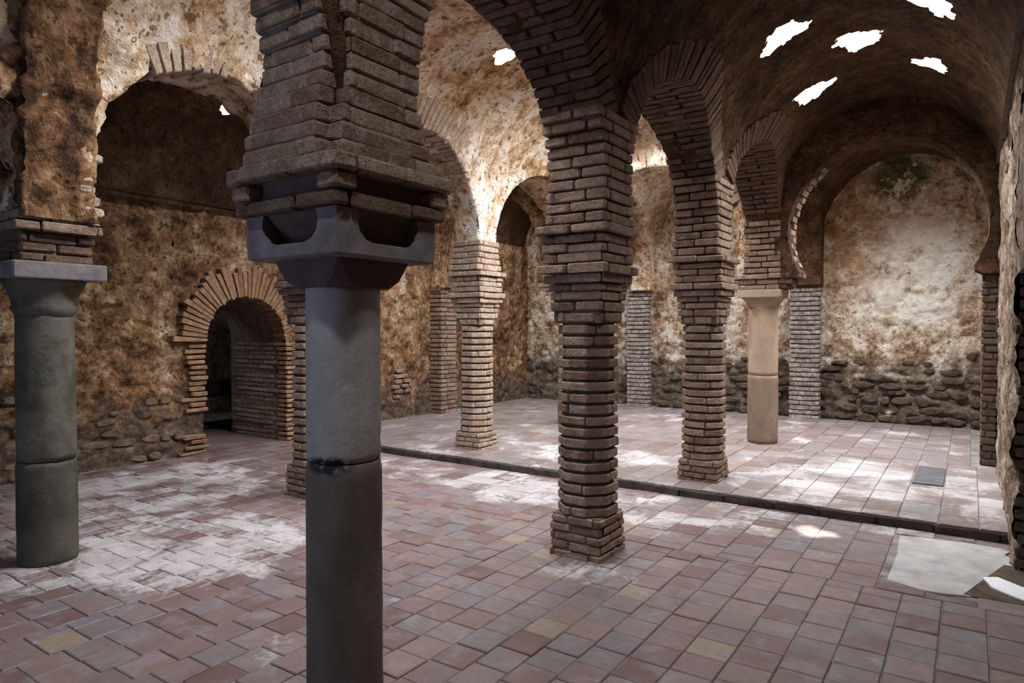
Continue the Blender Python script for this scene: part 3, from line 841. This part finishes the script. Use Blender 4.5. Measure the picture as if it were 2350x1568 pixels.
# ------------------------------------------------------------------ floors
def proj(p):
    fx, fy = -math.sin(YAW) * math.cos(PITCH), math.cos(YAW) * math.cos(PITCH)
    d = np.asarray(p, float) - np.array([0, 0, EYE])
    f = np.array([fx, fy, -math.sin(PITCH)]); r = np.array([math.cos(YAW), math.sin(YAW), 0]); u = np.cross(r, f)
    z = d @ f
    return np.stack([1175 + FPX * (d @ r) / np.where(z > .05, z, .05), 784 - FPX * (d @ u) / np.where(z > .05, z, .05)], -1), z
def tile_rows(x0, x1, y0, y1, tw, tl, along='y', j=.012):
    """rows running along y (or x); returns list of (cx, cy, w, l)"""
    out = []
    if along == 'y':
        x = x0
        while x < x1 - .02:
            wd = tw * random.uniform(.95, 1.05); y = y0 - random.uniform(0, tl)
            while y < y1 - .02:
                ln = tl * random.uniform(.93, 1.07); a, c = max(y, y0), min(y + ln, y1)
                if c - a > .03: out.append((x + min(wd, x1 - x) / 2, (a + c) / 2, min(wd, x1 - x), c - a))
                y += ln
            x += wd
    else:
        for (cx, cy, ww, ll) in tile_rows(y0, y1, x0, x1, tw, tl, 'y'): out.append((cy, cx, ll, ww))
    return out
def tile_mesh_data(wd, ln, h=.03, bev=.005):
    hw, hl = wd / 2, ln / 2
    v, f = [], []
    rings = [(0, -h), (0, -bev), (bev, 0)]
    for ins, z in rings: v += [(-hw + ins, -hl + ins, z), (hw - ins, -hl + ins, z), (hw - ins, hl - ins, z), (-hw + ins, hl - ins, z)]
    for k in range(2):
        for i in range(4): f.append((k * 4 + i, k * 4 + (i + 1) % 4, (k + 1) * 4 + (i + 1) % 4, (k + 1) * 4 + i))
    f.append((8, 9, 10, 11))
    return v, f
def lay_tiles(floor, tiles, z, mat, most=290, holes=()):
    gap = .005; rec = []
    for (cx, cy, wd, ln) in tiles:
        if any(a < cx < b2 and c < cy < d for a, b2, c, d in holes): continue
        pp, zz = proj([(cx - wd / 2, cy - ln / 2, z), (cx + wd / 2, cy - ln / 2, z), (cx + wd / 2, cy + ln / 2, z), (cx - wd / 2, cy + ln / 2, z)])
        area = .5 * abs(sum(pp[i][0] * pp[(i + 1) % 4][1] - pp[(i + 1) % 4][0] * pp[i][1] for i in range(4)))
        vis = zz.min() > .2 and pp[:, 0].max() > 0 and pp[:, 0].min() < 2350 and pp[:, 1].min() < 1560
        rec.append((area if vis else 0, cx, cy, wd, ln))
    rec.sort(key=lambda q: -q[0])
    V, F, nn = [], [], 0
    for i, (ar, cx, cy, wd, ln) in enumerate(rec):
        dz = random.uniform(-.003, .003); tx, ty = random.uniform(-.008, .008), random.uniform(-.008, .008); rz = random.uniform(-.012, .012)
        v, f = tile_mesh_data(wd - gap, ln - gap)
        if i < most and ar > 0:
            o = mesh_obj('tile', v, f, mat, floor, False, (cx, cy, z + dz)); o.rotation_euler = (tx, ty, rz)
        else:
            v = np.array(v); v[:, 2] += v[:, 0] * tx + v[:, 1] * ty
            V.append(v + np.array([cx, cy, z + dz])); F += [tuple(a + nn for a in q) for q in f]; nn += len(v)
    o = mesh_obj('tile_paving', np.concatenate(V), F, mat, floor, False); o['kind'] = 'stuff'
def slab(name, x0, x1, y0, y1, z, label, mat):
    X, Y = np.meshgrid(np.linspace(x0, x1, 40), np.linspace(y0, y1, 40), indexing='ij')
    b = Build(); b.grid(np.stack([X, Y, np.full_like(X, z)], -1)); return struct(b.obj(name, mat), label)
FL = slab('floor', -11.2, 1.4, -1.6, STEP_Y + .3, -.002, 'lower floor of worn terracotta tiles', M['joint'])
FR = slab('floor_raised', -11.2, 1.4, STEP_Y + .02, 12.7, STEP_H - .004, 'raised floor of lime-stained tiles beyond the step', M['joint'])
quad('floor_side_room', [(-11.2, 3.2, .001), (-8.2, 3.2, .001), (-8.2, 8.8, .001), (-11.2, 8.8, .001)], M['tile'], FL)
PATCH = (-.42, .8, 4.80, 5.95)
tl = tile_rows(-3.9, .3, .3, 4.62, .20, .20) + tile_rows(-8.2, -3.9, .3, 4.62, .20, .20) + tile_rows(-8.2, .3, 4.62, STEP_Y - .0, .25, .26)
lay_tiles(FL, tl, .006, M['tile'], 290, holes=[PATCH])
GUT = (.02, .4, 8.85, 12)
rt = tile_rows(-8.0, .3, STEP_Y + .005, 8.85, .27, .36) + tile_rows(-8.0, .02, 8.85, 12.1, .26, .30)
DRAIN = (-.46, -.19, 7.55, 8.50); DARK = (-1.62, -1.36, 6.80, 8.05)
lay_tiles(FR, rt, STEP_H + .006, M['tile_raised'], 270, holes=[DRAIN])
for k in range(3):
    v, f = tile_mesh_data(.255, .30); o = mesh_obj('drain_tile', v, f, M['drain'], FR, False, (-.325, 7.72 + k * .315, STEP_H + .012))
# lime patch beside the right-hand doorway, ragged edge
pts = [(-.42, 4.82)] + [(x, 4.79 + .05 * math.sin(x * 9)) for x in np.linspace(-.3, .28, 7)] + [(.25 + random.uniform(-.05, .03), y) for y in np.linspace(4.9, 5.9, 12)] + [(x, 5.95 + random.uniform(-.02, .02)) for x in np.linspace(.2, -.3, 5)] + [(-.43, 5.9), (-.41, 5.4)]
v, f = prism(pts, -.02, .008, .004, .002); mesh_obj('lime_patch', v, f, M['lime_floor'], FL, False)
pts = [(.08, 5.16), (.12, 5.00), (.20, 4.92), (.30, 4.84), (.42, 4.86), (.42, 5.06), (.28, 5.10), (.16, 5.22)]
v, f = prism(pts, .0, .022, .004, .002); mesh_obj('painted_sun_patch', v, f, M['sun_white'], FL, False)  # bright white mesh standing in for a patch of sunlight on the floor
v, f = prism([(-.02, 4.8), (.7, 4.8), (.7, 5.6), (.2, 5.55)], -.02, .010, .004); mesh_obj('threshold', v, f, M['stone'], FL, False)
# kerb stones of the step
KB = empty('trim_1', (0, STEP_Y, 0)); struct(KB, 'row of dark kerb stones along the step in the floor')
x = -8.0
while x < .30:
    ln = random.uniform(.34, .52); e = min(x + ln, .32)
    brick_from_poly(KB, rect(x + .005, e - .005, random.uniform(-.012, .008), .045), 0, STEP_H - .012 + random.uniform(-.004, .004), M['kerb'], .010, .004, 'kerb_stone'); x += ln

# ------------------------------------------------------------------ brick piers
def wall_section(row, i, z):
    """local y extent of the masonry over support i at height z"""
    A = ARCH_R if row == 'R' else ARCH_L; ys = ROW_R if row == 'R' else ROW_L
    y = ys[i]; a0, a1 = A[i - 1], A[i]
    return (a0[0] + half_chord(a0, z)) - y, (a1[0] - half_chord(a1, z)) - y
def springer(part, row, i, z0, z1, mat, tx=T, px=0.0, core_mat=None, notch=0.0, py=0.0):
    z = z0; k = 0
    while z < z1 - .03:
        h = random.uniform(.058, .066); lo, hi = wall_section(row, i, z + h / 2)
        e = .012 + random.uniform(-.004, .006)
        lo, hi = lo - py - e, hi - py + e; hx = tx / 2 + .012
        if notch:
            ol = [(-hx, lo), (hx - notch, lo), (hx - notch, lo + notch), (hx, lo + notch), (hx, hi), (-hx, hi)]
        else: ol = rect(-hx - px, hx - px, lo, hi)
        ring_course(part, ol, z, z + h, 6 if k % 2 else 7, .15 + .5 * (k % 2), mat, .13)
        z += h + .014; k += 1
CAP = [(1.64, 1.700, .385, 'c'), (1.715, 1.775, .392, 's'), (1.79, 1.842, .40, 's'), (1.852, 1.898, .42, 's'), (1.906, 1.962, .475, 's'), (1.970, 2.03, .53, 's'),
       (2.042, 2.10, .470, 's'), (2.110, 2.165, .475, 's'), (2.175, 2.225, .482, 's'), (2.237, 2.292, .55, 's')]
def brick_pier(row, i, x, z_top, mat, label, dz=0.0, d=.395, base=.0, mat_sp=None):
    y = (ROW_R if row == 'R' else ROW_L)[i]
    root = tag(empty('brick_pier', (x, y, 0)), label, 'pier', 'brick piers of the two arcades')
    def part(name, outline, z0, z1):
        v, f = loft([(outline, z0), (outline, z1)]); return mesh_obj(name, v, f, M['mortar'], root, False)
    p = part('plinth', sq(.36), 0, .30)
    n0 = 5
    for k in range(n0):
        z = k * .061
        if k < n0 - 1: ring_course(p, sq(.395 + random.uniform(-.006, .006)), z + .002, z + .051, 6, .1 + .5 * (k % 2), mat, .12, jit=.008)
        else: ring_course(p, chamfered(.40, .03), z, z + .05, 6, .35, mat, .13, jit=.006)
    s = part('shaft', octagon(d - .06), .29, 1.645)
    n1 = 17; ph = (1.635 - .305) / n1
    for k in range(n1):
        z = .305 + k * ph
        ring_course(s, octagon(d * random.uniform(.985, 1.015)), z, z + ph - .021, 3, random.random(), mat, .11, gap=.006, jit=.002, bev=.007)
    c = part('capital', sq(.35), 1.63, 2.30)
    for k, (a, b2, w_, t) in enumerate(CAP):
        ring_course(c, sq(w_) if t == 's' else chamfered(w_, .07), a, b2, 6 if k % 2 else 5, .2 + .5 * (k % 2), mat, .13, jit=.006)
    lo, hi = wall_section(row, i, 2.6)
    xr = (XR if row == 'R' else XL) - x
    sp = mesh_obj('springer', *loft([(rect(-T / 2 + .03, T / 2 - .03, lo + .03, hi - .03), 2.303), (rect(-T / 2 + .03, T / 2 - .03, lo + .03, hi - .03), z_top)]), M['mortar'], A_R if row == 'R' else A_L, False, (x + xr, y, 0))
    springer(sp, row, i, 2.309, z_top, mat_sp or mat, T)
    return root
brick_pier('R', 2, -2.235, 3.02, M['brick'], 'large octagonal brick pier at the centre, nearest of the brick piers')
brick_pier('R', 3, -2.20, 3.06, M['brick'], 'octagonal brick pier between the nearest brick pier and the smooth buff column')
brick_pier('L', 3, -5.15, 2.68, M['brick_pale'], 'pale sandy octagonal brick pier standing on the step in the left arcade')
brick_pier('L', 2, -5.17, 2.70, M['brick'], 'brick pier mostly hidden behind the nearest grey stone column')

# ------------------------------------------------------------------ stone columns
def stone_column(row, i, x, rad, zj, zn, label, mat, base=0.0):
    y = (ROW_R if row == 'R' else ROW_L)[i]
    root = tag(empty('stone_column', (x, y, 0)), label, 'column', 'round stone columns')
    zz = np.linspace(base, zj - .004, 26); pr = [(rad * 1.02 - .008, base)] + [(rad * (1.035 - .03 * (q - base) / 1.8), q) for q in zz[1:-1]] + [(rad * 1.01 - .006, zj - .004)]
    mesh_obj('lower_drum', *lathe(pr, 64, .004, i + 3), mat, root)
    zz = np.linspace(zj + .003, zn, 28); pr = [(rad * 1.005 - .006, zj + .003)] + [(rad * (1.005 - .03 * (q - zj) / 1.8), q) for q in zz[1:]]
    mesh_obj('upper_drum', *lathe(pr, 64, .004, i + 9), mat, root)
    return root
# nearest column
c1m = column_material('grey column stone', (.34, .315, .30), (.13, .105, .09), 1.035, stain=((-2.16, 1.83, 1.03), (.16, .12, .05)))
C1 = stone_column('R', 1, -2.23, .157, 1.035, 1.775, 'nearest grey stone column with a corbelled brick capital, cut by the bottom of the frame', c1m)
mesh_obj('neck_block', *loft([(chamfered(.355, .085), 1.765), (chamfered(.375, .04), 1.80), (chamfered(.40, .006), 1.882)]), M['slab_dark'], C1, False)
ab = mesh_obj('abacus', *loft([(chamfered(.53, .01), 1.876), (chamfered(.56, .012), 1.884), (chamfered(.56, .012), 1.930), (chamfered(.52, .012), 1.936)]), M['slab_stone'], C1, False)
mesh_obj('cavetto', *loft([(chamfered(.45, .03), 1.930), (chamfered(.38, .03), 1.96), (chamfered(.42, .03), 2.0), (chamfered(.52, .03), 2.058)]), M['slab_dark'], C1, False)  # recess coloured dark to put in the shade under the overhang
for sx in (-1, 1):
    for sy in (-1, 1):
        secs = []
        for zz, q in ((1.928, .20), (1.945, .145), (1.975, .115), (2.015, .105), (2.056, .115)):
            pts = [(sx * (.277 - a_), sy * (.277 - b2)) for a_, b2 in ((0, 0), (q, 0), (.10, .10), (0, q))]
            secs.append((pts[::-1] if sx * sy < 0 else pts, zz))
        mesh_obj('corner_post', *loft(secs), M['slab_stone'], ab, False)
im = mesh_obj('impost', *loft([(sq(.50), 2.05), (sq(.52), 2.26)]), M['slab_dark'], C1, False)
ring_course(im, sq(.62), 2.058, 2.112, 8, .3, M['brick_dark'], .16)
for sx in (-1, 1):
    for sy in (-1, 1):
        cx, cy = sx * .265, sy * .265
        brick_from_poly(im, rect(cx - .055, cx + .055, cy - .055, cy + .055), 2.120, 2.178, M['brick'])
ring_course(im, chamfered(.69, .03), 2.188, 2.246, 8, .15, M['brick'], .18)
lo, hi = wall_section('R', 1, 2.6)
sp = mesh_obj('springer', *loft([(chamfered(.1, .01), 2.25), (chamfered(.1, .01), 3.3)]), M['mortar'], A_R, False, (XR, ROW_R[1], 0))
z = 2.256; k = 0
while z < 3.30:
    h = random.uniform(.052, .066); lo, hi = wall_section('R', 1, max(z + h / 2, 2.30)); lo = min(lo, -(1.59 - half_chord((0, 1.365, 2.78), max(z + h / 2, 2.40)))); e = .03 * max(0, 1 - (z - 2.25) / .25)
    hx = T / 2 + .02 + e; nt_ = .075; lo -= .012 + e; hi += .012 + e
    ol = [(-hx, lo), (hx - nt_, lo), (hx - nt_, lo + nt_), (hx, lo + nt_), (hx, hi), (-hx, hi)]
    ring_course(sp, ol, z, z + h, 6 if k % 2 else 7, .1 + .5 * (k % 2), M['brick'], .13, gap=.007, jit=.008, bev=.006)
    q_ = .014; bed = [(-hx + q_, lo + q_), (hx - nt_ - q_, lo + q_), (hx - nt_ - q_, lo + nt_ + q_), (hx - q_, lo + nt_ + q_), (hx - q_, hi - q_), (-hx + q_, hi - q_)]
    mesh_obj('mortar_bed', *loft([(bed, z - .006), (bed, z + h + .006)], .003), M['mortar_pale'], sp, False)
    z += h + .010; k += 1
# left column
c2m = column_material('green stained column stone', (.115, .10, .078), (.09, .08, .06), .70, green=.75)
C2 = stone_column('L', 1, -5.215, .172, .70, 1.68, 'greenish stained stone column at the left edge under a rubble arch', c2m)
mesh_obj('neck', *lathe([(.165, 1.66), (.178, 1.70), (.20, 1.73), (.185, 1.75), (.20, 1.82), (.24, 1.90), (.25, 1.925)], 40, .006, 4), c2m, C2)
ab = mesh_obj('abacus', *prism(rect(-.28, .10, -.28, .28), 1.922, 2.03, .008), M['slab_stone'], C2, False)
mesh_obj('abacus', *prism(rect(.105, .28, -.28, .28), 1.918, 2.026, .008), M['slab_stone'], C2, False)
im = mesh_obj('impost', *loft([(sq(.38), 2.02), (sq(.38), 2.34)]), M['mortar'], C2, False)
for k, (a, b2, s) in enumerate(((2.035, 2.085, .44), (2.095, 2.15, .42), (2.16, 2.215, .44), (2.23, 2.285, .52), (2.295, 2.35, .50))):
    ring_course(im, sq(s), a, b2, 6, .3 * k, M['brick_dark'] if k < 3 else M['brick'], .13, jit=.014)
qn = mesh_obj('quoin', *loft([(rect(-.04, .12, -.05, .05), 2.36), (rect(-.04, .12, -.05, .05), 2.75)]), M['mortar'], A_L, False, (XL, ROW_L[1], 0))
z = 2.36; k = 0
while z < 2.75:       # eroded brick quoins on the arch side
    lo, hi = wall_section('L', 1, z + .03)
    for xa in (-.05, .10):
        brick_from_poly(qn, rect(xa, xa + .135, hi - .10, hi + .035 + random.uniform(-.03, .03)), z, z + .055, M['brick_pale'], .012, .007)
    z += .073; k += 1
# far buff column and its hidden twin
c7m = column_material('buff column stone', (.44, .32, .225), (.27, .19, .135), .98)
def far_column(row, x, label):
    c = stone_column(row, 4, x, .185, .98, 1.88, label, c7m, STEP_H)
    mesh_obj('neck', *loft([(chamfered(.36, .105), 1.865), (chamfered(.37, .08), 1.90), (chamfered(.44, .01), 1.985)]), M['slab_pale'], c, False)
    mesh_obj('abacus', *prism(sq(.54), 1.985, 2.085, .006), M['slab_pale'], c, False)
    im = mesh_obj('impost', *loft([(sq(.43), 2.08), (sq(.43), 2.30)]), M['mortar'], c, False)
    for k, (a, b2, s) in enumerate(((2.09, 2.145, .48), (2.155, 2.212, .47), (2.224, 2.285, .52))):
        ring_course(im, sq(s), a, b2, 7, .25 + .5 * (k % 2), M['brick'], .12)
    y = YT; lo, hi = wall_section(row, 4, 2.6)
    sp = mesh_obj('springer', *loft([(rect(-T / 2 + .03, T / 2 - .03, lo + .03, hi - .03), 2.28), (rect(-T / 2 + .03, T / 2 - .03, lo + .03, hi - .03), 3.0)]), M['mortar'], A_R if row == 'R' else A_L, False, (XR if row == 'R' else XL, YT, 0))
    springer(sp, row, 4, 2.298, 2.98, M['brick'], T)
    return c
far_column('R', -2.25, 'smooth buff stone column beyond the brick piers at the right')
far_column('L', -5.15, 'buff stone column hidden behind the nearest brick pier')

# ------------------------------------------------------------------ wall pilasters
def pilaster(x0, x1, y0, y1, z0, z1, mat, label, n):
    cx, cy = (x0 + x1) / 2, (y0 + y1) / 2
    root = tag(empty('brick_pilaster', (cx, cy, z0)), label, 'pilaster', 'brick pilasters against the walls')
    hx, hy = (x1 - x0) / 2, (y1 - y0) / 2
    core = mesh_obj('core', *loft([(rect(-hx + .02, hx - .02, -hy + .02, hy - .02), 0), (rect(-hx + .02, hx - .02, -hy + .02, hy - .02), z1 - z0)]), M['mortar'], root, False)
    ph = .078; k = 0
    while k * ph < z1 - z0 - .05:
        ring_course(core, rect(-hx, hx, -hy, hy), k * ph + .004, k * ph + .063, n + (k % 2), .1 + .5 * (k % 2), mat, .11, jit=.006)
        k += 1
    return root
GREY = brick_material('grey lime-washed brick', [(0, (.20, .155, .125)), (.5, (.29, .235, .20)), (1, (.24, .19, .165))], (.58, .55, .53), .6)
pilaster(-5.46, -5.02, 11.90, 12.07, STEP_H, 2.36, GREY, 'grey brick pilaster on the back wall behind the nearest brick piers', 4)
pilaster(-2.50, -2.04, 11.88, 12.07, STEP_H, 2.30, GREY, 'grey lime-streaked brick pilaster on the back wall beside the buff column', 4)
pilaster(-7.87, -7.60, 8.95, 9.38, STEP_H, 2.34, M['brick'], 'brown brick pilaster on the left wall behind the pale pier', 4)
pilaster(.10, .25, 9.0, 9.32, STEP_H, 2.20, M['brick_dark'], 'dark narrow brick pilaster on the right wall under the wide arch', 3)
# springing blocks of the transverse arches on the walls
def corbel(pts, y0, y1, mat, parent):
    v = [(x, y0, z) for x, z in pts] + [(x, y1, z) for x, z in pts]; n = len(pts)
    f = [tuple(range(n)), tuple(range(2 * n - 1, n - 1, -1))] + [(i, i + n, (i + 1) % n + n, (i + 1) % n) for i in range(n)]
    mesh_obj('springing_block', v, f, mat, parent, False)
corbel([(.40, 2.19), (.12, 2.19), (.03, 2.24), (.03, 2.30), (.06, 2.34), (.40, 2.34)], YT - T / 2 - .01, YT + T / 2 + .01, M['vault'], TR)
corbel([(-8.1, 2.34), (-7.60, 2.34), (-7.56, 2.30), (-7.62, 2.24), (-8.1, 2.24)][::-1], YT - T / 2, YT + T / 2, M['wall_left'], TL)

for xs, side, par, mt in ((XR + T / 2, 1, TR, M['brick_dark']), (XR - T / 2, -1, TM, M['brick']), (XL + T / 2, 1, TM, M['brick']), (XL - T / 2, -1, TL, M['brick'])):
    for k, (za, zb, e) in enumerate(((2.095, 2.145, .085), (2.155, 2.212, .145), (2.224, 2.290, .235))):
        a_, b_2 = sorted((xs - side * .03, xs + side * e))
        for ya, yb in ((YT - T / 2 - .005, YT - .008), (YT + .004, YT + T / 2 + .005)):
            brick_from_poly(par, rect(a_, b_2, ya, yb), za, zb, mt)

# ------------------------------------------------------------------ stones standing out of the rubble walls
def stone_meshes(n, mat):
    """irregular rubble stones of unit size, flat-faced towards local +z"""
    out = []
    for k in range(n):
        m_ = random.choice((5, 6, 6, 7)); a0 = random.random()
        pts = []
        for q in range(m_):
            t = a0 + 2 * math.pi * (q + random.uniform(-.22, .22)) / m_
            sx = abs(math.cos(t)) ** .7 * math.copysign(1, math.cos(t)); sy = abs(math.sin(t)) ** .7 * math.copysign(1, math.sin(t))
            e = .5 * random.uniform(.86, 1.08); pts.append((sx * e, sy * e))
        v, f = prism(pts, -.5, .5, .13, .035)
        me = bpy.data.meshes.new('stone'); me.from_pydata(v.tolist(), [], f); me.materials.append(mat)
        out.append(me)
    return out
ST = stone_meshes(12, M['stone'])
z = .10
while z < 1.25:
    x = -4.9 + random.uniform(0, .2); hz = random.uniform(.10, .17)
    while x < .12:
        l_ = random.uniform(.14, .38); h_ = hz * random.uniform(.7, 1.1)
        if random.random() < 1.0 - .8 * z and not (-2.55 < x + l_ / 2 < -2.0):
            link_copy('stone', random.choice(ST), W_B, (x + l_ / 2, YB + .02 + random.uniform(-.025, .015), z + hz / 2 + random.uniform(-.015, .015)), (math.pi / 2 + random.uniform(-.12, .12), random.uniform(-.12, .12), random.uniform(-.12, .12)), (l_, h_, random.uniform(.09, .14)))
        x += l_ + random.uniform(-.01, .03)
    z += hz * .95
STL = stone_meshes(10, simple('ochre wall stone', (.06, .038, .025), (.22, .15, .095), 7))
z = .0
while z < 1.3:
    y = 2.0 + random.uniform(0, .2); hz = random.uniform(.075, .13)
    while y < 4.45:
        l_ = random.uniform(.10, .30); h_ = hz * random.uniform(.7, 1.05)
        if random.random() < .75 - .6 * z:
            link_copy('stone', random.choice(STL), W_L, (float(left_x(y)) + random.uniform(-.045, -.005), y + l_ / 2, z + hz / 2), (math.pi / 2 + random.uniform(-.12, .12), random.uniform(-.12, .12), math.pi / 2 + random.uniform(-.12, .12)), (l_, h_, random.uniform(.08, .12)))
        y += l_ + random.uniform(-.01, .05)
    z += hz
# exposed bricks in a broken patch of the left wall near the pilaster
for k in range(6):
    for j in range(2):
        y = 7.98 + j * .20 + random.uniform(-.03, .03) + (.06 if k % 2 else 0); z = .42 + k * .085
        if k in (0, 5) and j: continue
        brick_from_poly(W_L, rect(float(left_x(y)) - .06, float(left_x(y)) + .055, y, y + random.uniform(.14, .19)), z, z + .062, M['brick'], .014, .008)
